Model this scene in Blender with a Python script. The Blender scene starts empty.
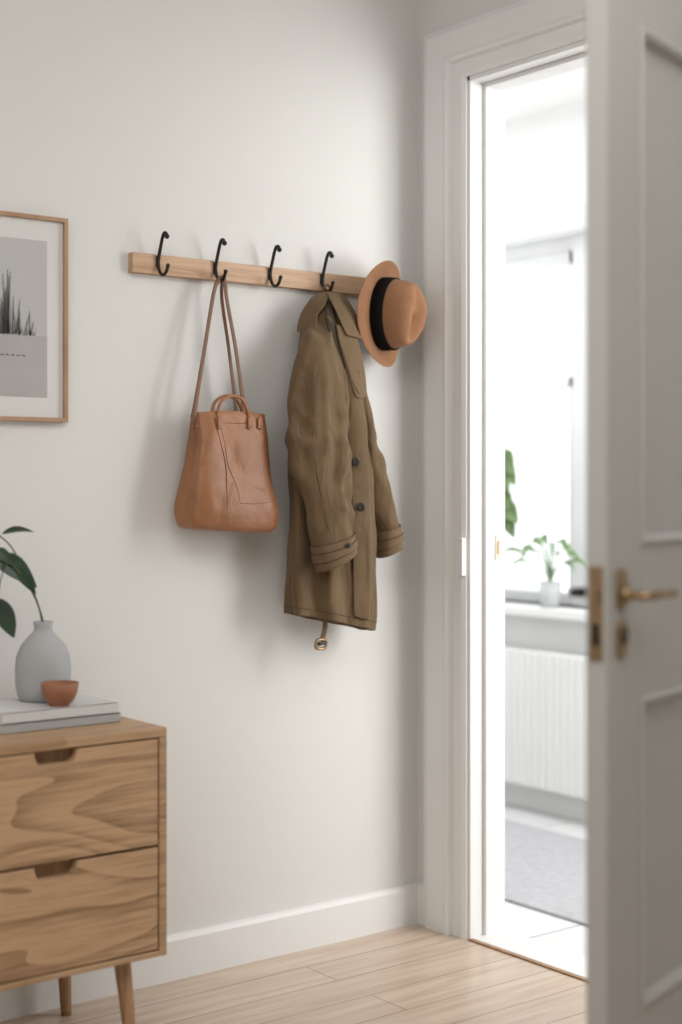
import bpy, bmesh, math, random
from mathutils import Vector, Matrix, noise
random.seed(4)
S = bpy.context.scene
S.view_settings.view_transform = 'Standard'

# ------------------------------------------------------------------ camera geometry
CAM = Vector((-2.706, -3.150, 1.2))
F2 = (0.612, 0.791); R2 = (0.791, -0.612)

def P(a, b, d):
    """photo measurement (a,b) taken at a known distance d in front of the hook wall -> metres"""
    ppm = (376.7 - .1943*(a-341))*3.15/(3.15-d)
    return Vector((-2.706+(918+.791*(a-341))/ppm, -d, 1.2+(487-b)/ppm))

def px(p):
    r = p-CAM
    dep = r.x*F2[0]+r.y*F2[1]; lat = r.x*R2[0]+r.y*R2[1]
    return (341+1500*lat/dep, 487-1500*r.z/dep)

# ------------------------------------------------------------------ materials
def new_mat(name, col, rough=.6, metal=0, var=.06, nscale=8, bump=0, bscale=60, stretch=(1,1,1), spec=.5, sheen=0, bdist=.004, wr=None):
    m = bpy.data.materials.new(name); m.use_nodes = True
    nt = m.node_tree; b = nt.nodes['Principled BSDF']
    b.inputs['Roughness'].default_value = rough
    b.inputs['Metallic'].default_value = metal
    b.inputs['Specular IOR Level'].default_value = spec
    if sheen: b.inputs['Sheen Weight'].default_value = sheen
    tc = nt.nodes.new('ShaderNodeTexCoord'); mp = nt.nodes.new('ShaderNodeMapping')
    mp.inputs['Scale'].default_value = stretch
    nt.links.new(tc.outputs['Object'], mp.inputs['Vector'])
    n = nt.nodes.new('ShaderNodeTexNoise'); n.inputs['Scale'].default_value = nscale; n.inputs['Detail'].default_value = 5
    nt.links.new(mp.outputs[0], n.inputs['Vector'])
    r = nt.nodes.new('ShaderNodeValToRGB')
    r.color_ramp.elements[0].position = .3; r.color_ramp.elements[1].position = .7
    r.color_ramp.elements[0].color = [c*(1-var) for c in col]+[1]
    r.color_ramp.elements[1].color = [min(1, c*(1+var)) for c in col]+[1]
    nt.links.new(n.outputs['Fac'], r.inputs[0]); nt.links.new(r.outputs[0], b.inputs['Base Color'])
    if bump:
        n2 = nt.nodes.new('ShaderNodeTexNoise'); n2.inputs['Scale'].default_value = bscale; n2.inputs['Detail'].default_value = 4
        nt.links.new(mp.outputs[0], n2.inputs['Vector'])
        bp = nt.nodes.new('ShaderNodeBump'); bp.inputs['Strength'].default_value = bump; bp.inputs['Distance'].default_value = bdist
        nt.links.new(n2.outputs['Fac'], bp.inputs['Height']); nt.links.new(bp.outputs[0], b.inputs['Normal'])
        if wr:   # larger wrinkles chained below the weave
            m3 = nt.nodes.new('ShaderNodeMapping'); m3.inputs['Scale'].default_value = wr[2]; m3.inputs['Rotation'].default_value = (0, .35, 0)
            nt.links.new(tc.outputs['Object'], m3.inputs['Vector'])
            n3 = nt.nodes.new('ShaderNodeTexNoise'); n3.inputs['Scale'].default_value = wr[0]; n3.inputs['Detail'].default_value = 2.5; n3.inputs['Distortion'].default_value = .5
            nt.links.new(m3.outputs[0], n3.inputs['Vector'])
            b3 = nt.nodes.new('ShaderNodeBump'); b3.inputs['Strength'].default_value = 1; b3.inputs['Distance'].default_value = wr[1]
            nt.links.new(n3.outputs['Fac'], b3.inputs['Height']); nt.links.new(b3.outputs[0], bp.inputs['Normal'])
    return m

def wood_mat(name, c1, c2, rings=7., stretch=(1.2, 9, 9), rough=.5, loc=(0,0,0)):
    m = bpy.data.materials.new(name); m.use_nodes = True
    nt = m.node_tree; b = nt.nodes['Principled BSDF']; b.inputs['Roughness'].default_value = rough
    N = nt.nodes.new; L = nt.links.new
    tc = N('ShaderNodeTexCoord'); mp = N('ShaderNodeMapping'); mp.inputs['Scale'].default_value = stretch; mp.inputs['Location'].default_value = loc
    L(tc.outputs['Object'], mp.inputs['Vector'])
    n = N('ShaderNodeTexNoise'); n.inputs['Scale'].default_value = .9; n.inputs['Detail'].default_value = 1.5; n.inputs['Distortion'].default_value = .35
    L(mp.outputs[0], n.inputs['Vector'])
    mu = N('ShaderNodeMath'); mu.operation = 'MULTIPLY'; mu.inputs[1].default_value = rings
    L(n.outputs['Fac'], mu.inputs[0])
    fr = N('ShaderNodeMath'); fr.operation = 'FRACT'
    L(mu.outputs[0], fr.inputs[0])
    pw = N('ShaderNodeMath'); pw.operation = 'POWER'; pw.inputs[1].default_value = .6; L(fr.outputs[0], pw.inputs[0])
    mp2 = N('ShaderNodeMapping'); mp2.inputs['Scale'].default_value = (7, 150, 150) if stretch[0] < stretch[2] else (150, 150, 7)
    L(tc.outputs['Object'], mp2.inputs['Vector'])
    n2 = N('ShaderNodeTexNoise'); n2.inputs['Scale'].default_value = 1.; n2.inputs['Detail'].default_value = 4
    L(mp2.outputs[0], n2.inputs['Vector'])
    ad = N('ShaderNodeMath'); ad.operation = 'MULTIPLY_ADD'; ad.inputs[1].default_value = .40
    L(pw.outputs[0], ad.inputs[0]); 
    m3 = N('ShaderNodeMath'); m3.operation = 'MULTIPLY'; m3.inputs[1].default_value = .95; L(n2.outputs['Fac'], m3.inputs[0])
    L(m3.outputs[0], ad.inputs[2])
    r = N('ShaderNodeValToRGB'); r.color_ramp.elements[0].position = .42; r.color_ramp.elements[1].position = .82
    r.color_ramp.elements[0].color = (*c2, 1); r.color_ramp.elements[1].color = (*c1, 1)
    L(ad.outputs[0], r.inputs[0]); L(r.outputs[0], b.inputs['Base Color'])
    bp = N('ShaderNodeBump'); bp.inputs['Strength'].default_value = .15; bp.inputs['Distance'].default_value = .001
    L(n2.outputs['Fac'], bp.inputs['Height']); L(bp.outputs[0], b.inputs['Normal'])
    return m

def floor_mat(name, c1, c2, mortar, bw, rh, ms=.0015, rough=.35, grain=True):
    m = bpy.data.materials.new(name); m.use_nodes = True
    nt = m.node_tree; b = nt.nodes['Principled BSDF']; b.inputs['Roughness'].default_value = rough
    N = nt.nodes.new; L = nt.links.new
    tc = N('ShaderNodeTexCoord'); br = N('ShaderNodeTexBrick')
    L(tc.outputs['Object'], br.inputs['Vector'])
    br.inputs['Scale'].default_value = 1; br.inputs['Brick Width'].default_value = bw; br.inputs['Row Height'].default_value = rh
    br.inputs['Mortar Size'].default_value = ms; br.inputs['Color1'].default_value = (*c1, 1); br.inputs['Color2'].default_value = (*c2, 1)
    br.inputs['Mortar'].default_value = (*mortar, 1); br.offset = .37
    out = br.outputs['Color']
    if grain:
        mp = N('ShaderNodeMapping'); mp.inputs['Scale'].default_value = (2.2, 34, 1); L(tc.outputs['Object'], mp.inputs['Vector'])
        n = N('ShaderNodeTexNoise'); n.inputs['Scale'].default_value = 1; n.inputs['Detail'].default_value = 6; n.inputs['Distortion'].default_value = .8
        L(mp.outputs[0], n.inputs['Vector'])
        r = N('ShaderNodeValToRGB'); r.color_ramp.elements[0].position = .35; r.color_ramp.elements[1].position = .65
        r.color_ramp.elements[0].color = (.80, .755, .71, 1); r.color_ramp.elements[1].color = (1, 1, 1, 1)
        L(n.outputs['Fac'], r.inputs[0])
        mx = N('ShaderNodeMix'); mx.data_type = 'RGBA'; mx.blend_type = 'MULTIPLY'; mx.inputs['Factor'].default_value = 1
        L(out, mx.inputs['A']); L(r.outputs[0], mx.inputs['B']); out = mx.outputs['Result']
    L(out, b.inputs['Base Color'])
    return m

M_wall = new_mat('wall_paint', (.735, .729, .708), .85, var=.012, nscale=2, bump=.05, bscale=90, spec=.2)
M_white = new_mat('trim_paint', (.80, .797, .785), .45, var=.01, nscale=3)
M_door_shaded = new_mat('door_paint_shaded', (.43, .42, .40), .45, var=.015, nscale=3)  # white paint darkened: the shade on the leaf is in the colour
M_far = new_mat('far_room_paint', (.82, .82, .82), .8, var=.01)
M_ceil = new_mat('ceiling_paint', (.85, .85, .84), .9, var=.01)
M_floor = floor_mat('oak_floor', (.74, .605, .49), (.62, .495, .39), (.36, .27, .20), 1.3, .13, ms=.0020, rough=.26)
M_tile = floor_mat('grey_tile', (.74, .74, .74), (.68, .68, .69), (.45, .45, .45), .6, .3, .005, .4, False)
M_oak = wood_mat('oak_drawer', (.54, .345, .20), (.27, .155, .08), 10, (1.5, 6, 6))
M_oak2 = wood_mat('oak_drawer_b', (.54, .345, .20), (.27, .155, .08), 10, (1.5, 6, 6), loc=(3.1, 2, 5.3))
M_oakf = wood_mat('oak_frame', (.49, .315, .18), (.32, .19, .10), 4, (1.2, 14, 14))
M_oakv = wood_mat('oak_leg', (.42, .25, .135), (.29, .165, .09), 4, (14, 14, 1.2))
M_rack = wood_mat('rack_oak', (.57, .37, .235), (.42, .25, .145), 4, (1.2, 14, 14))
M_frame = wood_mat('frame_oak', (.44, .265, .155), (.33, .19, .105), 3, (6, 6, 6))
M_dark = new_mat('dark_recess', (.03, .02, .015), .9)
M_iron = new_mat('bronze_iron', (.03, .025, .022), .5, metal=.6, var=.2)
M_brass = new_mat('aged_brass', (.32, .225, .125), .35, metal=.9, var=.12, nscale=30)
M_nickel = new_mat('dull_nickel', (.50, .47, .42), .4, metal=.8, var=.08, nscale=30)
M_leather = new_mat('tan_leather', (.315, .130, .052), .40, var=.18, nscale=9, bump=.2, bscale=240, wr=(9, .012, (1, 1, 1)))
M_leather_d = new_mat('tan_leather_seam', (.16, .06, .028), .6, var=.1)
M_strap = new_mat('strap_leather', (.19, .093, .052), .55, var=.12, nscale=30)
WR = (10, .020, (1.4, 1.4, .5))
M_coat = new_mat('khaki_cotton', (.150, .098, .053), .9, var=.14, nscale=9, bump=.3, bscale=260, sheen=.08, spec=.2, wr=WR)
M_coat2 = new_mat('khaki_cotton_lapel', (.166, .110, .061), .9, var=.1, nscale=9, bump=.3, bscale=260, sheen=.08, spec=.2)
M_lining = new_mat('coat_lining', (.05, .034, .02), .9)
M_stitch = new_mat('coat_seam_thread', (.072, .046, .026), .9)
M_button = new_mat('horn_button', (.03, .02, .014), .35, var=.3, nscale=60)
M_felt = new_mat('felt_tan', (.285, .142, .075), .95, var=.06, nscale=20, bump=.2, bscale=300, sheen=.08, spec=.1)
M_band = new_mat('hat_band', (.006, .005, .005), .9, spec=.08)
M_vase = new_mat('matte_ceramic', (.43, .435, .435), .75, var=.05, nscale=5, bump=.15, bscale=50)
M_terra = new_mat('terracotta', (.32, .135, .07), .6, var=.1, nscale=14)
M_leaf = new_mat('leaf_green', (.018, .045, .02), .4, var=.35, nscale=16)
M_leaf2 = new_mat('leaf_light', (.17, .27, .11), .45, var=.35, nscale=16)
M_stem = new_mat('stem_green', (.10, .13, .05), .6)
M_book1 = new_mat('book_cover_white', (.67, .665, .65), .6, var=.02)
M_book2 = new_mat('book_cover_grey', (.40, .40, .40), .6, var=.02)
M_page = new_mat('book_pages', (.72, .68, .60), .8, var=.08, nscale=4, stretch=(1, 1, 120))
M_mat = new_mat('mount_board', (.69, .685, .67), .9, var=.01)
M_paper = new_mat('print_paper', (.50, .497, .485), .9, var=.05, nscale=4)
M_paper2 = new_mat('print_lower', (.42, .415, .40), .9, var=.06, nscale=6)
M_ink = new_mat('print_ink', (.12, .12, .118), .9)
M_rug = new_mat('grey_rug', (.46, .46, .48), .95, var=.10, nscale=40, bump=.5, bscale=200)
M_pot = new_mat('white_pot', (.52, .54, .55), .5)
M_rad = new_mat('radiator_enamel', (.81, .81, .80), .35, var=.01)
M_winf = new_mat('window_frame_paint', (.70, .705, .71), .5, var=.01)

# ------------------------------------------------------------------ mesh helpers
def link(o, parent=None):
    S.collection.objects.link(o)
    if parent is not None:
        o.parent = parent
        o.matrix_parent_inverse = Matrix.Translation(-parent.location)
    return o

def empty(name, loc):
    e = bpy.data.objects.new(name, None); e.location = loc; e.empty_display_size = .05
    S.collection.objects.link(e); return e

def mesh_obj(name, verts, faces, mat, parent=None, smooth=True, subsurf=0, solid=0, bevel=0, off=0):
    me = bpy.data.meshes.new(name); me.from_pydata([tuple(v) for v in verts], [], faces); me.update()
    bm = bmesh.new(); bm.from_mesh(me); bmesh.ops.recalc_face_normals(bm, faces=bm.faces); bm.to_mesh(me); bm.free()
    me.materials.append(mat)
    for p in me.polygons: p.use_smooth = smooth
    o = bpy.data.objects.new(name, me); link(o, parent)
    if solid:
        s = o.modifiers.new('solid', 'SOLIDIFY'); s.thickness = solid; s.offset = off
    if bevel:
        s = o.modifiers.new('bev', 'BEVEL'); s.width = bevel; s.segments = 3; s.limit_method = 'ANGLE'
    if subsurf:
        s = o.modifiers.new('sub', 'SUBSURF'); s.levels = subsurf; s.render_levels = subsurf
    return o

def boxes(name, lst, mat, parent=None, bevel=0):
    vs, fs = [], []
    for lo, hi in lst:
        k = len(vs)
        for x in (lo[0], hi[0]):
            for y in (lo[1], hi[1]):
                for z in (lo[2], hi[2]): vs.append((x, y, z))
        for f in ((0,1,3,2), (4,6,7,5), (0,4,5,1), (2,3,7,6), (0,2,6,4), (1,5,7,3)): fs.append([k+i for i in f])
    return mesh_obj(name, vs, fs, mat, parent, smooth=False, bevel=bevel)

def box(name, lo, hi, mat, parent=None, bevel=0): return boxes(name, [(lo, hi)], mat, parent, bevel)

def loft(name, rings, mat, parent=None, cap0=True, cap1=True, **k):
    n = len(rings[0]); vs = [v for r in rings for v in r]; fs = []
    for i in range(len(rings)-1):
        for j in range(n):
            fs.append([i*n+j, i*n+(j+1) % n, (i+1)*n+(j+1) % n, (i+1)*n+j])
    if cap0: fs.append(list(range(n))[::-1])
    if cap1: fs.append([(len(rings)-1)*n+j for j in range(n)])
    return mesh_obj(name, vs, fs, mat, parent, **k)

def crom(pts, n=8):
    pts = [Vector(p) for p in pts]; out = []
    for i in range(len(pts)-1):
        p0 = pts[max(i-1, 0)]; p1 = pts[i]; p2 = pts[i+1]; p3 = pts[min(i+2, len(pts)-1)]
        for j in range(n):
            t = j/n
            out.append(.5*((2*p1)+(p2-p0)*t+(2*p0-5*p1+4*p2-p3)*t*t+(3*p1-p0-3*p2+p3)*t**3))
    out.append(pts[-1]); return out

def tube(name, pts, r, mat, parent=None, n=8, seg=10, flat=1., ref=None, smoothpath=True, taper=None):
    path = crom(pts, n) if smoothpath else [Vector(p) for p in pts]
    rings = []; ref = Vector(ref) if ref else None; prev = None
    for i, p in enumerate(path):
        t = (path[min(i+1, len(path)-1)]-path[max(i-1, 0)]).normalized()
        if ref: u = ref-ref.dot(t)*t
        elif prev is None: u = t.orthogonal()
        else: u = prev-prev.dot(t)*t
        u.normalize(); prev = u; w = t.cross(u)
        rr = r*(taper(i/(len(path)-1)) if taper else 1)
        rings.append([p+u*math.cos(a)*rr*flat+w*math.sin(a)*rr for a in [2*math.pi*k/seg for k in range(seg)]])
    return loft(name, rings, mat, parent)

def lathe(name, prof, c, mat, parent=None, axis=Vector((0, 0, 1)), seg=48, subsurf=0, cap0=True, cap1=True):
    q = axis.normalized().to_track_quat('Z', 'Y'); c = Vector(c)
    rings = [[c+q @ Vector((r*math.cos(a), r*math.sin(a), h)) for a in [2*math.pi*k/seg for k in range(seg)]] for r, h in prof]
    return loft(name, rings, mat, parent, cap0, cap1, subsurf=subsurf)

def ball(name, c, r, mat, parent=None):
    prof = [(max(.0005, math.sin(math.pi*i/12))*r, -math.cos(math.pi*i/12)*r) for i in range(13)]
    return lathe(name, prof, c, mat, parent, seg=20)

def extrude_poly(name, pts, vec, mat, parent=None, bevel=0):
    n = len(pts); vs = [Vector(p) for p in pts]+[Vector(p)+Vector(vec) for p in pts]
    fs = [list(range(n))[::-1], [n+i for i in range(n)]]+[[i, (i+1) % n, n+(i+1) % n, n+i] for i in range(n)]
    return mesh_obj(name, vs, fs, mat, parent, smooth=False, bevel=bevel)

def leaf(name, base, tip, width, mat, parent, droop=.0, up=Vector((0, 0, 1)), fold=.25, n=12):
    base = Vector(base); tip = Vector(tip); d = tip-base; t = d.normalized()
    side = t.cross(up).normalized(); nrm = side.cross(t).normalized()
    vs, fs = [], []
    for i in range(n+1):
        s = i/n; c = base+d*s+Vector((0, 0, 1))*(droop*math.sin(math.pi*s))
        w = width*.5*(math.sin(math.pi*s**.8)**.8 if 0 < s < 1 else 0)
        w = max(w, .0008)
        for k in (-1, -.5, 0, .5, 1):
            vs.append(c+side*w*k+nrm*abs(k)*w*fold)
    for i in range(n):
        for j in range(4):
            a = i*5+j; fs.append([a, a+1, a+6, a+5])
    return mesh_obj(name, vs, fs, mat, parent, solid=.0008, subsurf=1)

# ------------------------------------------------------------------ room shell
T = .12; OY0 = -.205; OY1 = -1.262; OZ = 2.29; H = 2.75
box('wall_back', (-3.92, 0, 0), (0, .12, H), M_wall)
boxes('wall_right', [((0, OY0, 0), (T, 2.4, H)), ((0, OY1, OZ), (T, OY0, H)), ((0, -4.8, 0), (T, OY1, H))], M_wall)
box('wall_left', (-3.92, -4.8, 0), (-3.8, 0, H), M_wall)
box('wall_front', (-3.92, -4.92, 0), (T, -4.8, H), M_wall)
box('floor', (-3.92, -4.92, -.1), (.06, .12, 0), M_floor)
box('ceiling', (-3.92, -4.92, H), (T, .12, H+.1), M_ceil)
FX = 1.30; WY0, WY1, WZ0, WZ1 = -.35, 1.65, .76, 2.13
boxes('wall_far', [((FX, -2.6, 0), (FX+.2, WY0, H)), ((FX, WY1, 0), (FX+.2, 2.52, H)),
                   ((FX, WY0, 0), (FX+.2, WY1, WZ0)), ((FX, WY0, WZ1), (FX+.2, WY1, H))], M_far)
box('wall_far_left', (T, 2.4, 0), (FX, 2.52, H), M_far)
box('wall_far_right', (T, -2.72, 0), (FX+.2, -2.6, H), M_far)
box('floor_far', (.06, -2.72, -.1), (FX+.2, 2.52, 0), M_tile)
box('ceiling_far', (T, -2.72, 2.6), (FX+.2, 2.52, 2.7), M_ceil)
def baseboard(name, p0, p1, nrm, mat=M_white, h=.108):
    p0 = Vector(p0); p1 = Vector(p1); nrm = Vector(nrm)
    prof = [(0, 0), (.017, 0), (.017, h-.012), (.012, h-.003), (.006, h), (0, h)]
    a = [p0+nrm*u+Vector((0, 0, v)) for u, v in prof]
    extrude_poly(name, a, p1-p0, mat)
baseboard('baseboard_back', (-3.8, 0, 0), (0, 0, 0), (0, -1, 0))
baseboard('baseboard_right', (0, -1.42, 0), (0, -4.8, 0), (-1, 0, 0))
baseboard('baseboard_corner', (0, -.017, 0), (0, OY0+.160, 0), (-1, 0, 0))
baseboard('baseboard_far', (FX, -2.6, 0), (FX, 2.4, 0), (-1, 0, 0), h=.1)

def casing(name):
    prof = [(-.002, 0), (-.002, .010), (.010, .016), (.022, .014), (.046, .014), (.052, .024), (.060, .030), (.072, .026), (.140, .026), (.150, .022), (.158, .020), (.160, 0)]
    path = []
    for (y, z, sy, sz) in ((OY0, 0, 1, 0), (OY0, OZ, 1, 1), (OY1, OZ, -1, 1), (OY1, 0, -1, 0)):
        path.append([Vector((-t, y+sy*w, z+sz*w*.9)) for w, t in prof])
    loft(name, path, M_white, smooth=False)
casing('trim_door_casing')
boxes('trim_door_jamb', [((-.004, OY0-.012, 0), (T+.004, OY0+.001, OZ)), ((-.004, OY1, 0), (T+.004, OY1+.012, OZ)),
                         ((-.004, OY1, OZ-.014), (T+.004, OY0, OZ)),
                         ((.042, OY0-.024, 0), (T-.01, OY0-.012, OZ-.014)), ((.042, OY1+.012, 0), (T-.01, OY1+.024, OZ-.014)),
                         ((.042, OY1+.024, OZ-.026), (T-.01, OY0-.024, OZ-.014))], M_white, bevel=.002)
box('trim_threshold', (.0, OY1+.012, 0), (T, OY0-.012, .006), M_white, bevel=.002)
box('trim_threshold_edge', (-.012, OY1+.012, 0), (.0, OY0-.012, .005), M_oakv, bevel=.002)

e = empty('strike_plate', (.09, OY0-.025, 1.04))
box('plate', (.074, OY0-.0265, 1.005), (.092, OY0-.024, 1.07), M_nickel, e, .001)
box('latch_hole', (.079, OY0-.0268, 1.02), (.087, OY0-.0264, 1.055), M_brass, e)
e = empty('door_hinge_cover', (-.03, OY0+.02, 1.02))
box('plate', (-.026, OY0-.004, .965), (-.012, OY0+.016, 1.065), M_white, e, .002)

# ------------------------------------------------------------------ open door leaf
door = empty('door_1', (0, -1.258, 0))
ang = math.radians(17); L = .98
tdir = Vector((math.cos(ang), math.sin(ang), 0)); ndir = Vector((math.sin(ang), -math.cos(ang), 0))
E = Vector((-.937, -1.5445, 0)); TH = .036
def dp(s, z, o): return E+tdir*s+ndir*o+Vector((0, 0, z))   # o: + = out of visible face
def dbox(name, s0, s1, z0, z1, o0, o1, mat, bevel=0):
    vs = [dp(s, z, o) for s in (s0, s1) for z in (z0, z1) for o in (o0, o1)]
    fs = [(0,1,3,2), (4,6,7,5), (0,4,5,1), (2,3,7,6), (0,2,6,4), (1,5,7,3)]
    return mesh_obj(name, vs, fs, mat, door, smooth=False, bevel=bevel)
ST = .125; LE = L-.004
rails = [(.008, .345), (.856, 1.105), (1.955, 2.27)]
dbox('stile_1', 0, ST, .008, 2.27, -TH, 0, M_door_shaded, .0015)
dbox('stile_2', LE-ST, LE, .008, 2.27, -TH, 0, M_door_shaded, .0015)
for i, (a, b) in enumerate(rails): dbox('rail_%d' % i, ST, LE-ST, a, b, -TH, 0, M_door_shaded)
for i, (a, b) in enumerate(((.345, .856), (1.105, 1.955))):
    dbox('panel_%d' % i, ST, LE-ST, a, b, -TH+.012, -.012, M_door_shaded)
    prof = [(0, -.012), (0, .003), (.006, .006), (.013, .003), (.018, -.012)]
    path = []
    for (s, z, u, v) in ((ST, a, 1, 1), (LE-ST, a, -1, 1), (LE-ST, b, -1, -1), (ST, b, 1, -1), (ST, a, 1, 1)):
        path.append([dp(s+u*w, z+v*w, o) for w, o in prof])
    loft('panel_moulding_%d' % i, path, M_door_shaded, door, False, False, smooth=False)
def rr_plate(name, s0, s1, z0, z1, o0, o1, mat):
    r = (s1-s0)*.35; pts = []
    for cs, cz, a0 in ((s1-r, z1-r, 0), (s0+r, z1-r, 90), (s0+r, z0+r, 180), (s1-r, z0+r, 270)):
        for k in range(5):
            a = math.radians(a0+k*22.5); pts.append(dp(cs+r*math.cos(a), cz+r*math.sin(a), o0))
    extrude_poly(name, pts, ndir*(o1-o0), mat, door, .001)
rr_plate('handle_plate', .034, .066, 1.004, 1.070, 0, .006, M_brass)
rr_plate('key_plate', .034, .066, .926, .988, 0, .006, M_brass)
dbox('keyhole', .047, .053, .941, .961, .006, .0068, M_dark)
tube('key_ring', [dp(.05+.011*math.cos(a), .964+.011*math.sin(a), .007) for a in [2*math.pi*k/16 for k in range(17)]], .002, M_dark, door, n=2, seg=8)
tube('lever', [dp(.05, 1.028, .004), dp(.05, 1.028, .03), dp(.052, 1.028, .046), dp(.066, 1.028, .052), (dp(.10, 1.028, .052)), dp(.150, 1.027, .05)], .0072, M_brass, door, seg=14)
lathe('lever_neck', [(.013, 0), (.013, .008), (.009, .012)], dp(.05, 1.028, .006), M_brass, door, axis=ndir, seg=24)
tube('lever_rear', [dp(.05, 1.028, -TH), dp(.05, 1.028, -TH-.028), dp(.052, 1.028, -TH-.044), dp(.066, 1.028, -TH-.05), dp(.155, 1.026, -TH-.048)], .0075, M_iron, door, seg=14)
tube('thumb_turn', [dp(.05, .955, -TH), dp(.05, .955, -TH-.018)], .011, M_iron, door, seg=14, n=2)
dbox('rear_plate', .034, .066, .93, 1.075, -TH-.005, -TH, M_iron, .001)
dbox('edge_plate', -.002, .001, .925, 1.075, -TH+.006, -.006, M_brass, .0008)
dbox('latch_bolt', -.012, 0, 1.015, 1.04, -TH+.012, -.012, M_brass, .002)
dbox('dead_bolt', -.004, 0, .95, .985, -TH+.012, -.012, M_iron, .001)
for i, z in enumerate((.3, 1.2, 2.0)):
    lathe('hinge_%d' % i, [(.007, 0), (.007, .09)], dp(L-.004, z, .006), M_brass, door, seg=16)

# ------------------------------------------------------------------ window in the far room
w = empty('window_1', (1.42, .65, 1.45))
fr = [((1.38, WY0, WZ0), (1.45, WY0+.06, WZ1)), ((1.38, WY1-.06, WZ0), (1.45, WY1, WZ1)), ((1.38, WY0, WZ0), (1.45, WY1, WZ0+.045)),
      ((1.38, WY0, WZ1-.05), (1.45, WY1, WZ1)), ((1.36, .61, WZ0), (1.45, .71, WZ1))]
boxes('frame', fr, M_winf, w, .004)
boxes('glazing_bars', [((1.385, WY0, 1.570), (1.44, WY1, 1.610)), ((1.385, .57, WZ0+.045), (1.44, .61, WZ1-.05)), ((1.385, .71, WZ0+.045), (1.44, .75, WZ1-.05)),
                       ((1.385, WY0+.06, WZ1-.10), (1.44, WY1-.06, WZ1-.05))], M_winf, w, .003)
boxes('trim_window', [((FX-.02, WY0-.09, WZ0), (FX, WY0, WZ1+.09)), ((FX-.02, WY1, WZ0), (FX, WY1+.09, WZ1+.09)), ((FX-.02, WY0, WZ1), (FX, WY1, WZ1+.09))], M_winf, bevel=.004)
box('trim_window_sill', (FX-.10, WY0-.08, WZ0-.035), (1.385, WY1+.08, WZ0), M_white, bevel=.006)

rad = empty('radiator', (FX-.08, .7, .1))
y = .0; rl = []
while y < 1.5:
    rl.append(((FX-.105, y, .10), (FX-.045, y+.031, .60))); y += .036
boxes('fins', rl, M_rad, rad, .008)
boxes('headers', [((FX-.100, 0, .11), (FX-.055, 1.5, .59)), ((FX-.1, .1, 0), (FX-.06, .13, .12)), ((FX-.1, 1.4, 0), (FX-.06, 1.43, .12))], M_rad, rad)
box('area_rug', (.33, -.35, 0), (1.05, 1.2, .01), M_rug, bevel=.004)

def sill_plant(name, yc, seed, h, spread, n, wid, potr=.042, poth=.095, xc=1.255):
    rnd = random.Random(seed); c = Vector((xc, yc, WZ0)); e = empty(name, c)
    lathe('pot', [(potr*.78, 0), (potr, poth), (potr*.88, poth), (potr*.85, poth-.015)], c, M_pot, e, seg=32)
    lathe('soil', [(potr*.84, poth-.016), (potr*.5, poth-.012)], c, M_stem, e, seg=24)
    for i in range(n):
        a = 2*math.pi*i/n+rnd.uniform(-.3, .3); s = spread*rnd.uniform(.6, 1.); hh = h*rnd.uniform(.4, 1)
        dx = max(-.14, min(.025, math.cos(a)*s)); dy = math.sin(a)*s
        base = c+Vector((0, 0, poth-.01)); mid = base+Vector((dx*.4, dy*.4, hh)); 
        tube('stem_%d' % i, [base, base+Vector((dx*.15, dy*.15, hh*.6)), mid], .0020, M_leaf2, e, n=4, seg=6)
        leaf('leaf_%d' % i, mid-Vector((0, 0, .01)), base+Vector((dx, dy, hh*rnd.uniform(.55, .95))), wid*rnd.uniform(.8, 1.1), M_leaf2, e, droop=.03, up=Vector((-.8, -.3, .6)))
sill_plant('potted_palm', .72, 3, .17, .21, 18, .022)
sill_plant('potted_ficus', 1.055, 8, .50, .17, 60, .080, .040, .12, 1.25)

# ------------------------------------------------------------------ dresser
dr = empty('dresser', (-1.314, -.215, 0))
DX0, DX1, DY0, DY1, DZ0, DZ1 = -1.570, -1.058, -.42, -.012, .212, .693
boxes('carcass', [((DX0, DY0, DZ1-.02), (DX1, DY1, DZ1)), ((DX0, DY0, DZ0), (DX0+.018, DY1, DZ1-.02)), ((DX1-.018, DY0, DZ0), (DX1, DY1, DZ1-.02)),
                  ((DX0+.018, DY0, DZ0), (DX1-.018, DY1, DZ0+.012)), ], M_oakf, dr, .0025)
box('back_panel', (DX0+.018, DY1-.01, DZ0+.012), (DX1-.018, DY1-.002, DZ1-.02), M_oakf, dr)
box('inner_shade', (DX0+.02, DY0+.055, DZ0+.014), (DX1-.02, DY1-.012, DZ1-.022), M_dark, dr)  # near-black filler, stands in for the shade inside the carcass
def drawer(name, z0, z1, mat):
    x0, x1 = DX0+.0205, DX1-.0205; cx = -1.315; hw = .048; dp_ = .026; r = .018; yf = DY0+.003
    pts = [(x0, yf, z0), (x1, yf, z0), (x1, yf, z1), (cx+hw, yf, z1)]
    for k in range(7):
        a = math.radians(0-90*k/6); pts.append((cx+hw-r+r*math.cos(a)-.002, yf, z1-dp_+r+r*math.sin(a)))
    for k in range(7):
        a = math.radians(270-90*k/6); pts.append((cx-hw+r+r*math.cos(a)+.002, yf, z1-dp_+r+r*math.sin(a)))
    pts += [(cx-hw, yf, z1), (x0, yf, z1)]
    extrude_poly(name, pts, (0, .02, 0), mat, dr, .0012)
    box(name+'_grip', (cx-hw-.01, yf+.03, z1-dp_-.01), (cx+hw+.01, yf+.034, z1), M_oakv, dr)
drawer('drawer_front_1', .4475, .6695, M_oak)
drawer('drawer_front_2', .2275, .4415, M_oak2)
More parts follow.
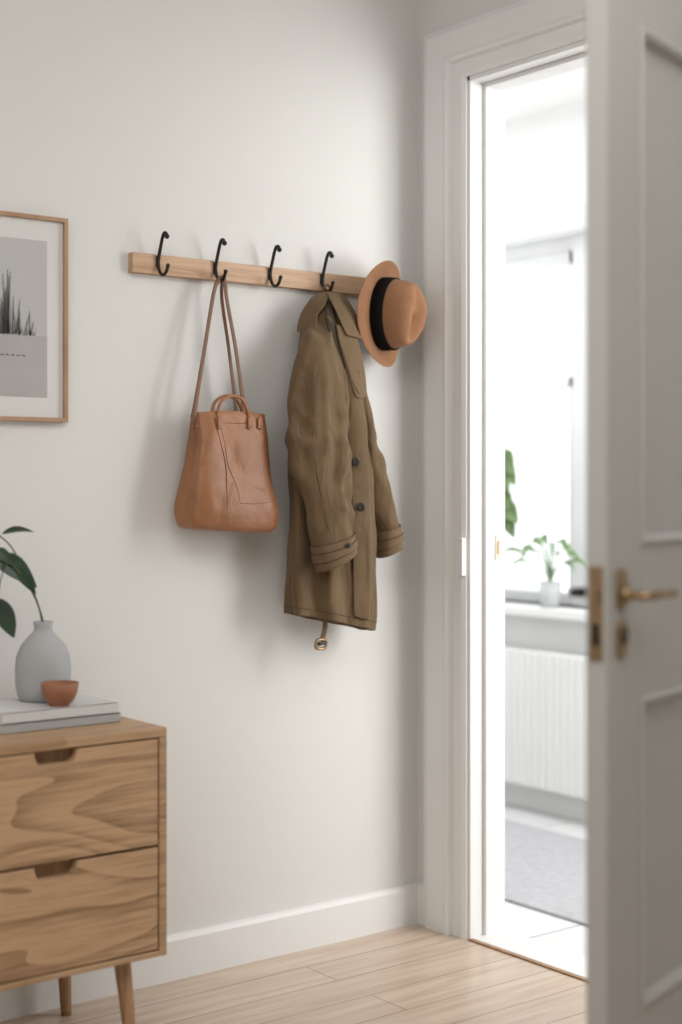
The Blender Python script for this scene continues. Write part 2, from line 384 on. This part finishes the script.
for i, (lx, ly) in enumerate(((-1.12, -.36), (-1.12, -.075), (-1.508, -.36), (-1.508, -.075))):
    sx = .012 if lx > -1.3 else -.012; sy = -.01 if ly < -.2 else .01
    tube('leg_%d' % i, [(lx-sx, ly-sy*.5, DZ0+.004), (lx, ly, .1), (lx+sx*.6, ly+sy*.5, 0.0)], .019, M_oakv, dr, n=4, seg=20, taper=lambda t: 1-.38*t, ref=(1, 0, 0))

bk = empty('book_stack', (-1.237, -.22, DZ1))
def book(n, x0, x1, y0, y1, z0, z1, mc):
    t = .0025
    boxes('cover_%s' % n, [((x0, y0, z0), (x1, y1, z0+t)), ((x0, y0, z1-t), (x1, y1, z1)), ((x0, y0, z0), (x1, y0+t, z1))], mc, bk, .0008)
    box('pages_%s' % n, (x0+.003, y0+.002, z0+t), (x1-.004, y1-.003, z1-t), M_page, bk)
book('1', -1.378, -1.102, -.300, -.10, DZ1, DZ1+.020, M_book2)
book('2', -1.376, -1.106, -.297, -.105, DZ1+.020, DZ1+.043, M_book1)
BT = DZ1+.043
va = empty('ceramic_vase', (-1.218, -.165, BT))
prof = [(.045, 0), (.053, .004), (.059, .03), (.0605, .065), (.058, .095), (.048, .120), (.034, .136), (.024, .146), (.020, .152), (.0195, .162), (.022, .170), (.0195, .1715), (.016, .168), (.016, .14), (.02, .12)]
lathe('body', prof, (-1.218, -.165, BT), M_vase, va, seg=56)
bo = empty('terracotta_bowl', (-1.228, -.268, BT))
prof = [(.020, 0), (.021, .004), (.030, .012), (.037, .028), (.0405, .049), (.0385, .0495), (.035, .030), (.026, .015), (.010, .011)]
lathe('body', prof, (-1.231, -.268, BT), M_terra, bo, seg=48)
pl = empty('leaf_branch', (-1.218, -.165, BT+.14))
top = Vector((-1.218, -.165, BT+.165))
tube('stem_1', [top-Vector((0, 0, .02)), P(43, 621, .165), P(36, 600, .17), P(24, 578, .18), P(8, 562, .19), P(-10, 553, .2)], .002, M_stem, pl, seg=8)
tube('stem_2', [P(43, 628, .165), P(38, 604, .165), P(26, 575, .165), P(12, 548, .17), P(0, 536, .17)], .0018, M_stem, pl, seg=8)
cdir = Vector((-.5, -.75, .45))
def lf(n, a, b, w, d0=.18, d1=.2, droop=0, up=None):
    leaf('leaf_%d' % n, P(a[0], a[1], d0), P(b[0], b[1], d1), w, M_leaf, pl, droop=droop, up=up or cdir)
lf(1, (2, 534), (34, 532), .026, .17, .19, .006, Vector((-.3, -.5, 1)))
lf(2, (-8, 558), (37, 588), .052, .19, .17, .012)
lf(3, (12, 566), (36, 594), .026, .18, .19, .004)
lf(4, (-2, 598), (14, 638), .042, .2, .22, .0)
lf(5, (-12, 553), (-50, 520), .06, .2, .24, .01)
lf(6, (0, 536), (-40, 540), .05, .17, .16, .01)
lf(7, (-12, 586), (-48, 600), .06, .22, .25, .0)
lf(8, (-10, 553), (14, 566), .03, .2, .22, .01)
tube('stem_3', [P(8, 562, .19), P(2, 575, .195), P(-3, 600, .2)], .0014, M_stem, pl, seg=8)

# ------------------------------------------------------------------ framed print
fp = empty('framed_print', (-1.26, -.01, 1.585))
fx0, fx1, fz0, fz1 = -1.433, -1.083, 1.350, 1.820; fw = .009
path = []
for (x, z, u, v) in ((fx0, fz0, 1, 1), (fx1, fz0, -1, 1), (fx1, fz1, -1, -1), (fx0, fz1, 1, -1), (fx0, fz0, 1, 1)):
    path.append([Vector((x+u*w_, -o, z+v*w_)) for w_, o in ((0, .001), (0, .022), (fw, .022), (fw, .001))])
loft('frame', path, M_frame, fp, False, False, smooth=False)
box('mount', (fx0+fw, -.012, fz0+fw), (fx1-fw, -.002, fz1-fw), M_mat, fp)
box('print', (-1.384, -.0125, 1.405), (-1.132, -.012, 1.764), M_paper, fp)
box('print_ground', (-1.384, -.0130, 1.405), (-1.132, -.0125, 1.545), M_paper2, fp)
# drawn plant: a dense clump of tall feathery stalks
rnd = random.Random(2); vs = []; fs = []
def stroke(x0, z0, x1, z1, w0, w1):
    k = len(vs); vs.extend([(x0-w0, -.0133, z0), (x0+w0, -.0133, z0), (x1+w1, -.0133, z1), (x1-w1, -.0133, z1)]); fs.append((k, k+1, k+2, k+3))
for i in range(34):
    x = rnd.gauss(-1.245, .030)
    if not -1.34 < x < -1.168: continue
    h = rnd.uniform(.03, .07)+(.09*math.exp(-((x+1.235)/.02)**2)*rnd.random()**.6)
    ln = rnd.uniform(-.008, .012)
    stroke(x, 1.545, x+ln, 1.545+h, .0010, .0004)
    m_ = int(h/.006)
    for j in range(m_):
        f = (j+1)/m_; bx = x+ln*f; bz = 1.545+h*f; l_ = .009*(1.15-f)
        for sgn in (-1, 1): stroke(bx, bz-.004, bx+sgn*l_, bz+l_*.8-.002, .0006, .0002)
for i in range(110):
    x = rnd.uniform(-1.36, -1.160); h = rnd.uniform(.004, .018)
    stroke(x, 1.545, x+rnd.uniform(-.005, .005), 1.545+h, .0008, .0002)
for i in range(9): stroke(-1.2955+i*.013, 1.497, -1.2955+i*.013, 1.500, .0042, .0042)
mesh_obj('drawing', vs, fs, M_ink, fp, smooth=False)

# ------------------------------------------------------------------ coat rack
rk = empty('coat_rack', (-.48, -.01, 1.736))
box('board', (-.913, -.022, 1.712), (-.045, 0, 1.760), M_rack, rk, .002)
hooks = [-.845, -.681, -.516, -.350, -.16]
for i, hx in enumerate(hooks):
    zz = 1.742 if i < 4 else 1.722
    pts = [(-.066, .056), (-.062, .064), (-.053, .065), (-.045, .054), (-.037, .034), (-.029, .012), (-.0265, -.006), (-.033, -.024), (-.047, -.034), (-.062, -.029), (-.071, -.014)]
    if i == 4: pts = [(-.060, .02), (-.045, .018), (-.034, .012), (-.0275, 0)]+pts[6:]
    tube('hook_%d' % i, [Vector((hx, y_, zz+z_)) for y_, z_ in pts], .0041, M_iron, rk, seg=10, ref=(1, 0, 0))
    ball('hook_tip_%d' % i, (hx, pts[0][0], zz+pts[0][1]), .0062, M_iron, rk)
    ball('hook_end_%d' % i, (hx, pts[-1][0], zz+pts[-1][1]), .0052, M_iron, rk)
    box('hook_base_%d' % i, (hx-.005, -.0255, zz-.014), (hx+.005, -.0215, zz+.014), M_iron, rk, .0015)

# ------------------------------------------------------------------ lofted soft goods
class Soft:
    def __init__(self, table, kx, kt, power=2., fold=None, N=72, rows=60, tilt=None):
        self.t = table; self.kx = kx; self.kt = kt; self.pw = power; self.fold = fold; self.N = N; self.rows = rows; self.tilt = tilt
        self.R = []
        for i in range(rows+1):
            v = i/rows; self.R.append([self.pt(v, 2*math.pi*j/N) for j in range(N)])
        self.c = [(r, px(r)) for row in self.R for r in row]
    def par(self, v):
        n = len(self.t)-1; f = min(v*n, n-1e-6); i = int(f); u = f-i
        a = [self.t[max(i-1, 0)], self.t[i], self.t[i+1], self.t[min(i+2, n)]]
        return [.5*((2*a[1][k])+(a[2][k]-a[0][k])*u+(2*a[0][k]-5*a[1][k]+4*a[2][k]-a[3][k])*u*u+(3*a[1][k]-a[0][k]-3*a[2][k]+a[3][k])*u**3) for k in range(5)]
    def pt(self, v, th):
        b, l, r, d, t = self.par(v)
        half = (r-l)/2
        if self.pw > 2.5: hx = (half-.85*t*self.kt)/self.kx
        else: hx = math.sqrt(max((half)**2-(t*self.kt)**2, (half*.3)**2))/self.kx
        c = P((l+r)/2, b, d); e_ = 2/self.pw
        cx, sy = math.cos(th), math.sin(th)
        x = abs(cx)**e_*(1 if cx > 0 else -1); y_ = abs(sy)**e_*(1 if sy > 0 else -1)
        p = c+Vector((hx*x, t*y_, 0)); nn = Vector((x/hx, y_/t, 0)).normalized() if (x or y_) else Vector((0, 0, 0))
        if self.fold: p = p+nn*self.fold(v, th, p)
        if self.tilt: p.z += self.tilt(v, x, y_)
        p.y = min(p.y, -.008)
        if p.z > 1.70: p.y = min(p.y, -.028)
        return p
    def on(self, a, b, off=.0):
        """surface point of the garment facing the room at measurement (a,b), lifted by off"""
        best = []
        for i in range(self.rows):
            row = self.R[i]
            for j in range(self.N):
                p, u = self.c[i*self.N+j]
                e_ = (u[0]-a)**2+(u[1]-b)**2
                if len(best) == 4 and e_ >= best[-1][0]: continue
                t_ = row[(j+1) % self.N]-row[(j-1) % self.N]; n_ = Vector((t_.y, -t_.x, 0))
                if n_.dot(Vector((F2[0], F2[1], 0))) > 0: continue
                best.append((e_, p, n_.normalized() if n_.length > 0 else n_)); best.sort(key=lambda q: q[0]); best = best[:4]
        W_ = [1/(q[0]+.3) for q in best]; s = sum(W_)
        p = sum((q[1]*w_ for q, w_ in zip(best, W_)), Vector())/s
        n = sum((q[2]*w_ for q, w_ in zip(best, W_)), Vector())/s
        return p+n*off

def smooth_path(q, it=3):
    for _ in range(it):
        q = [q[0]]+[(q[i-1]+2*q[i]+q[i+1])/4 for i in range(1, len(q)-1)]+[q[-1]]
    return q
def nz(p, s, seed=0): return noise.noise(Vector((p.x*s[0]+seed, p.y*s[1], p.z*s[2])))
def ridge(p, s, seed=0): return .35-abs(nz(p, s, seed))*2

# ---- coat
coat = empty('trench_coat', (-.36, -.1, 1.3))
def f_body(v, th, p):
    am = .003+.016*v
    q = Vector((p.x, p.y, p.z-.25*p.x))
    return am*math.sin(7*th+1.3+1.2*math.sin(3*v))*(.6+.4*math.sin(2*th))+.013*ridge(q, (20, 20, 3.2), 3)+.003*nz(p, (30, 30, 12), 9)
body_t = [(291, 323, 333, .062, .012), (298, 315, 339, .066, .022), (310, 308, 344, .074, .034), (325, 303, 349, .083, .043), (345, 299, 353, .09, .052),
          (390, 295, 361, .095, .058), (440, 291, 368, .095, .060), (500, 291, 373, .095, .060), (560, 290, 375, .095, .060), (598, 288, 375, .095, .062), (622, 287, 374, .095, .062)]
body = Soft(body_t, 306, 238, 2., f_body, N=110, rows=120, tilt=lambda v, x, y_: -.030*x*max(0, (v-.55)/.45))
rings = [r[:] for r in body.R]
cc = sum(rings[-1], Vector())/len(rings[-1])
rings.append([cc+(p-cc)*.94+Vector((0, 0, .001)) for p in rings[-1]])
b2 = [cc+(p-cc)*.86+Vector((0, 0, .05)) for p in body.R[-1]]
rings.append(b2)
loft('body', rings, M_coat, coat)
tube('hem_stitch', [p+(p-cc).normalized()*.0004 for p in body.R[-6]], .0010, M_stitch, coat, smoothpath=False, seg=6)

def f_sl(seed, am=1.):
    def f(v, th, p):
        q = Vector((p.x, p.y, p.z+.9*p.x))
        q2 = Vector((p.x, p.y, p.z-.7*p.x))
        fade = 1-max(0, (v-.80)/.20)*.85
        elbow = math.exp(-((v-.62)/.17)**2)+.35*math.exp(-((v-.12)/.1)**2)
        return am*(.013*ridge(p, (15, 15, 3.0), seed)*fade+.013*ridge(q, (7, 7, 12), seed+7)*elbow*fade+.006*ridge(q2, (9, 9, 16), seed+3)*elbow*fade)
    return f
sl_t = [(314, 308, 330, .082, .028), (330, 301, 338, .10, .036), (350, 297, 343, .118, .044), (380, 292, 346, .132, .048), (415, 288, 348, .145, .049), (450, 288, 350, .155, .047),
        (490, 297, 353, .163, .043), (522, 308, 354, .168, .038), (545, 315, 354, .170, .036), (562, 318, 355, .170, .036)]
slL = Soft(sl_t, 306, 238, 2., f_sl(5), N=72, rows=100, tilt=lambda v, x, y_: (.024*x)*max(0, (v-.6)/.4))
def sleeve(name, so):
    r = [q[:] for q in so.R]; c = sum(r[-1], Vector())/len(r[-1])
    r.append([c+(p-c)*.9+Vector((0, 0, .002)) for p in r[-1]]); r.append([c+(p-c)*.82+Vector((0, 0, .05)) for p in r[-2]])
    loft(name, r, M_coat, coat)
sleeve('sleeve_left', slL)
sr_t = [(318, 332, 350, .08, .028), (340, 336, 356, .084, .036), (370, 341, 362, .085, .038), (410, 347, 371, .085, .040), (450, 355, 381, .085, .038),
        (490, 364, 391, .085, .036), (525, 374, 399, .085, .034), (552, 377, 401, .085, .033)]
slR = Soft(sr_t, 306, 238, 2., f_sl(11, .75), N=56, rows=70, tilt=lambda v, x, y_: (.014*x)*max(0, (v-.6)/.4))
sleeve('sleeve_right', slR)
def cuff(name, so, v0, v1, grow, mat):
    rs = []
    for v in [v0, v0+.0001]+[v0+(v1-v0)*k/4 for k in range(1, 5)]+[v1+.0001]:
        vv = min(v, 1)
        base = [so.pt(vv, 2*math.pi*j/so.N) for j in range(so.N)]; c = sum(base, Vector())/len(base)
        g = grow if v not in (v0, v1+.0001) else -.002
        rs.append([p+(p-c).normalized()*g for p in base])
    loft(name, rs, mat, coat, False, False)
cuff('cuff_left', slL, .862, .998, .0055, M_coat2); cuff('cuff_strap_left', slL, .90, .94, .0095, M_coat2)
cuff('cuff_right', slR, .87, .998, .005, M_coat2); cuff('cuff_strap_right', slR, .91, .95, .0085, M_coat2)
def ringline(name, so, v, off):
    base = [so.pt(v, 2*math.pi*j/so.N) for j in range(so.N+1)]; c = sum(base, Vector())/len(base)
    tube(name, [p+(p-c).normalized()*off for p in base], .0011, M_stitch, coat, smoothpath=False, seg=6)
ringline('cuff_seam_1', slL, .862, .004); ringline('cuff_seam_2', slL, .898, .0058); ringline('cuff_seam_3', slL, .944, .0058)
ringline('cuff_seam_4', slR, .87, .004); ringline('cuff_seam_5', slR, .908, .005)

def strip(name, left, right, o0, o1, so, mat, n=14, m=6, th=.003, parent=coat):
    Lp = crom([(*p, 0) for p in left], 6); Rp = crom([(*p, 0) for p in right], 6)
    k = min(len(Lp), len(Rp)); vs = []; fs = []
    for i in range(k):
        a = Lp[i]; b = Rp[i]
        for j in range(m+1):
            s = j/m; q = a.lerp(b, s); vs.append(so.on(q.x, q.y, o0+(o1-o0)*s))
    for i in range(k-1):
        for j in range(m):
            c0 = i*(m+1)+j; fs.append([c0, c0+1, c0+m+2, c0+m+1])
    o = mesh_obj(name, vs, fs, mat, parent)
    s = o.modifiers.new('sm', 'SMOOTH'); s.factor = .8; s.iterations = 6
    s = o.modifiers.new('so', 'SOLIDIFY'); s.thickness = th; s.offset = 0
    s = o.modifiers.new('su', 'SUBSURF'); s.levels = 1; s.render_levels = 1
    return o
def seam(name, pts, r=.0013, mat=M_leather_d, so=None, parent=None, off=.0004):
    q = crom([(*p, 0) for p in pts], 6)
    tube(name, smooth_path([so.on(a.x, a.y, off) for a in q], 6), r, mat, parent, n=2, seg=6)
strip('placket', [(338, 366), (344, 410), (348, 470), (350, 540), (351, 622)], [(357, 366), (362, 410), (366, 470), (368, 540), (368, 628)], .002, .014, body, M_coat)
seam('placket_stitch', [(346, 410), (350, 470), (352, 540), (353, 620)], .0008, M_stitch, body, coat, .006)
strip('lapel', [(331, 322), (335, 345), (343, 372), (354, 400)], [(348, 328), (358, 346), (363, 370), (361, 400)], .008, .018, body, M_coat2, th=.004)
strip('collar_fall_right', [(325, 293), (327, 306), (332, 320), (340, 336)], [(336, 292), (346, 306), (355, 322), (357, 342)], .018, .030, body, M_coat2, th=.004)
strip('collar_fall_left', [(319, 292), (309, 301), (301, 314), (299, 330)], [(328, 295), (325, 312), (322, 328), (314, 346)], .012, .028, body, M_coat2, th=.004)
strip('collar_stand', [(317, 293), (320, 297), (323, 301)], [(338, 291), (337, 296), (336, 302)], .006, .010, body, M_coat2, th=.004, m=8)
strip('inner_lining', [(322, 298), (325, 320), (331, 350), (341, 380)], [(332, 298), (336, 320), (341, 350), (350, 380)], .003, .006, body, M_lining, th=.002)  # dark lining strip, the shade of the coat's opening is in its colour
seam('lapel_stitch', [(335, 330), (339, 350), (347, 374), (355, 394)], .0008, M_stitch, body, coat, .013)
seam('sleeve_seam', [(322, 352), (314, 400), (313, 450), (322, 500), (330, 535)], .0007, M_stitch, slL, coat, .0003)
seam('armhole_seam', [(333, 334), (342, 360), (346, 400)], .0010, M_stitch, slL, coat, .0006)
for i, (a, b) in enumerate(((353, 462), (357, 508))):
    p = body.on(a, b, .014); lathe('button_%d' % i, [(.0095, 0), (.0115, .002), (.0105, .004), (.006, .003), (.0005, .003)], p, M_button, coat, axis=Vector((-.35, -.9, 0)), seg=24)
p = slL.on(346, 545, .011); lathe('cuff_button', [(.006, 0), (.007, .002), (.006, .0035), (.0005, .003)], p, M_button, coat, axis=Vector((-.3, -.95, 0)), seg=20)
tube('hanger_loop', [P(322, 296, .055), P(324, 288, .062), P(328, 285, .064), P(332, 292, .06)], .0025, M_coat, coat, seg=8)
tube('belt_tail', [P(325, 612, .12), P(325, 628, .125), P(322, 640, .128)], .0075, M_coat2, coat, seg=10, flat=.35, ref=(0, 1, 0))
c = P(321, 644, .128)
tube('belt_buckle', [c+Vector((x, 0, z)) for x, z in ((-.015, -.010), (.012, -.012), (.014, .008), (-.012, .010), (-.015, -.010), (.012, -.012))], .0042, M_brass, coat, n=3, seg=8)
tube('belt_keeper', [c+Vector((-.010, -.002, .0)), c+Vector((.014, -.002, .004))], .0048, M_button, coat, n=3, seg=8)

# ---- leather bag
bag = empty('leather_tote_bag', (-.68, -.07, 1.24))
def f_bag(v, th, p):
    edge = math.sin(math.pi*min(1, v*1.02))
    gus = math.exp(-(math.atan2(math.sin(th-math.pi), math.cos(th-math.pi))/.35)**2)
    return edge*(.008*nz(p, (8, 8, 7), 21)+.002*nz(p, (22, 22, 22), 5))-.016*gus*(1-v)*edge**.5
bag_t = [(413, 189, 268, .070, .024), (422, 187, 269, .071, .030), (440, 184, 272, .073, .040), (465, 179, 276, .075, .048), (490, 174, 280, .077, .055), (508, 171, 283, .078, .058),
         (518, 171, 283, .078, .058), (526, 173, 281, .078, .056), (530, 178, 276, .078, .050)]
bs = Soft(bag_t, 341, 250, 4.5, f_bag, N=96, rows=70, tilt=lambda v, x, y_: -.006*x*v+(.004*math.cos(2*x) if v < .1 else 0))
rings = [q[:] for q in bs.R]; c = sum(rings[-1], Vector())/len(rings[-1])
rings.append([c+(p-c)*.7+Vector((0, 0, -.003)) for p in rings[-1]])
ct = sum(rings[0], Vector())/len(rings[0])
inn = [[ct+(p-ct)*.93 for p in rings[0]], [ct+(p-ct)*.9-Vector((0, 0, .04)) for p in rings[0]]]
loft('body', inn[::-1]+rings, M_leather, bag)
for i, pp in enumerate(([(214, 417), (220, 440), (227, 468), (231, 498), (232, 526)], [(218, 417), (224, 440), (231, 468), (235, 500)], [(235, 503), (250, 504), (264, 503), (274, 500)],
                        [(192, 422), (225, 423), (264, 424)])):
    seam('seam_%d' % i, pp, (.0012, .0008, .0008, .0008)[i], M_leather_d, bs, bag, .0002)
def ribbon(name, pts, w=.006, fl=.3, ref=(0, 1, 0)): tube(name, pts, w, M_strap, bag, n=8, seg=10, flat=fl, ref=ref)
hk = Vector((hooks[1], -.048, 1.7145))
ribbon('strap_1', [P(194, 424, .085), P(197, 398, .08), P(206, 340, .070), P(214, 292, .06), hk+Vector((-.009, -.006, -.008)), hk+Vector((0, -.006, .001)), hk+Vector((.009, -.006, -.008)), P(227, 300, .06), P(236, 350, .07), P(243, 402, .08), P(245, 424, .088)], .0055)
ribbon('strap_2', [P(192, 418, .055), P(196, 398, .055), P(206, 340, .052), P(214, 292, .05), hk+Vector((-.007, .004, -.008)), hk+Vector((0, .004, .001)), hk+Vector((.007, .004, -.008)), P(222, 300, .05), P(229, 350, .052), P(235, 400, .05), P(237, 420, .05)], .0050)
for i, (d_, dx) in enumerate(((.098, 0), (.05, -6))):
    tube('handle_%d' % i, [P(218+dx, 426, d_), P(218+dx, 412, d_), P(222+dx, 401, d_), P(232+dx, 396, d_), P(243+dx, 400, d_), P(248+dx, 412, d_), P(249+dx, 424, d_)], .0042, M_leather, bag, seg=10)
for i, (a, b) in enumerate(((219, 424), (249, 424), (199, 424), (259, 424))):
    strip('tab_%d' % i, [(a-4, b-8), (a-4, b+6)], [(a+4, b-8), (a+4, b+6)], .005, .005, bs, M_leather, parent=bag, m=3)
    ball('rivet_%d' % i, bs.on(a, b+2, .0065), .0022, M_brass, bag)

# ---- hat
hat = empty('fedora_hat', (-.19, -.1, 1.656))
ax = Vector((.411, -.905, -.05)).normalized()
zup = (Vector((0, 0, 1))-ax*ax.z).normalized(); sx_ = zup.cross(ax).normalized()
HC = P(382, 314, .10)
def hpt(r, h, th, ox=1., oy=1.): return HC+sx_*(r*ox*math.cos(th))+zup*(r*oy*math.sin(th))+ax*h
NH = 96; rings = []
def brimh(r, th):
    k = max(0, (r-.085)/.055); return .004+k*k*(-.014*math.cos(2*th)+.004)
outer = [(.139, -1), (.138, 0), (.128, 0), (.117, 0), (.106, 0), (.099, 0), (.0935, 1)]
for r, m_ in outer:
    rings.append([hpt(r, brimh(r, 2*math.pi*k/NH)+(-.002 if m_ == -1 else 0), 2*math.pi*k/NH, .93, 1.) for k in range(NH)])
def crown(r0, h, u):
    out = []
    for k in range(NH):
        th = 2*math.pi*k/NH; s = math.sin(th); c_ = math.cos(th)
        hh = h
        x = r0*c_*.87; y_ = r0*s
        if u > .2: x *= 1-.34*min(1, (u-.2)/.7)*max(0, s)**1.3
        if u >= .8: hh = h-.022*math.exp(-(x/.024)**2)*min(1, (u-.8)/.15)
        hh += .008*(s)*u
        out.append(HC+sx_*x+zup*y_+ax*hh)
    return out
cr = [(.0925, .010, 0), (.0915, .03, .05), (.089, .05, .2), (.085, .07, .45), (.080, .086, .65), (.071, .099, .85), (.060, .107, .95), (.046, .110, 1), (.030, .109, 1), (.014, .108, 1), (.004, .108, 1)]
for c_ in cr: rings.append(crown(*c_))
loft('felt_body', rings, M_felt, hat, cap0=False, subsurf=1)
o = bpy.data.objects['felt_body']; s = o.modifiers.new('so', 'SOLIDIFY'); s.thickness = .003; s.offset = -1
loft('ribbon_band', [[HC+sx_*(r*.885*math.cos(t))+zup*(r*math.sin(t))+ax*h for t in [2*math.pi*k/NH for k in range(NH)]] for r, h in ((.092, .006), (.0962, .0065), (.0960, .02), (.0945, .040), (.089, .0405))], M_band, hat, False, False)

# ------------------------------------------------------------------ lights
W = bpy.data.worlds.new('world'); S.world = W; W.use_nodes = True
W.node_tree.nodes['Background'].inputs[0].default_value = (.95, .98, 1, 1)
W.node_tree.nodes['Background'].inputs[1].default_value = 1.8
def area(name, loc, tgt, sx, sy, power, col=(1, 1, 1)):
    l = bpy.data.lights.new(name, 'AREA'); l.shape = 'RECTANGLE'; l.size = sx; l.size_y = sy; l.energy = power; l.color = col
    o = bpy.data.objects.new(name, l); o.location = loc
    o.rotation_euler = (Vector(tgt)-Vector(loc)).to_track_quat('-Z', 'Y').to_euler(); S.collection.objects.link(o); return o
area('side_window_light', (.95, -2.2, 1.7), (-.5, -.1, 1.25), 1.2, 1.7, 52, (1, .995, .98))
area('far_overhead_fill', (.6, .0, 2.56), (.6, .0, 0), .9, 4., 15, (.97, .985, 1))  # added overhead fill to brighten the far room, no fixture there
area('far_side_fill', (.7, 2.3, 1.3), (.9, 0, .9), 1., 2., 19, (.97, .985, 1))  # added fill by the end wall, lifts the radiator side
area('hall_overhead_fill', (-1.8, -1.9, 2.68), (-1.7, -1.2, 0), 2.4, 2.0, 54, (1, .988, .965))  # added soft fill from above in place of ceiling bounce
area('hall_left_fill', (-3.7, -2.4, 1.6), (0, -1.6, 1.1), 1.6, 1.6, 14, (.98, .99, 1))  # added fill from the left, the wall there has no window

# ------------------------------------------------------------------ camera
cd = bpy.data.cameras.new('camera'); co = bpy.data.objects.new('camera', cd); S.collection.objects.link(co); S.camera = co
co.location = CAM; cd.sensor_fit = 'HORIZONTAL'; cd.sensor_width = 24; cd.lens = 1500/682*24; cd.shift_y = -25/682
co.rotation_euler = Vector((F2[0], F2[1], 0)).to_track_quat('-Z', 'Y').to_euler()
cd.clip_start = .05
cd.dof.use_dof = True; cd.dof.focus_distance = 3.65; cd.dof.aperture_fstop = 1.3
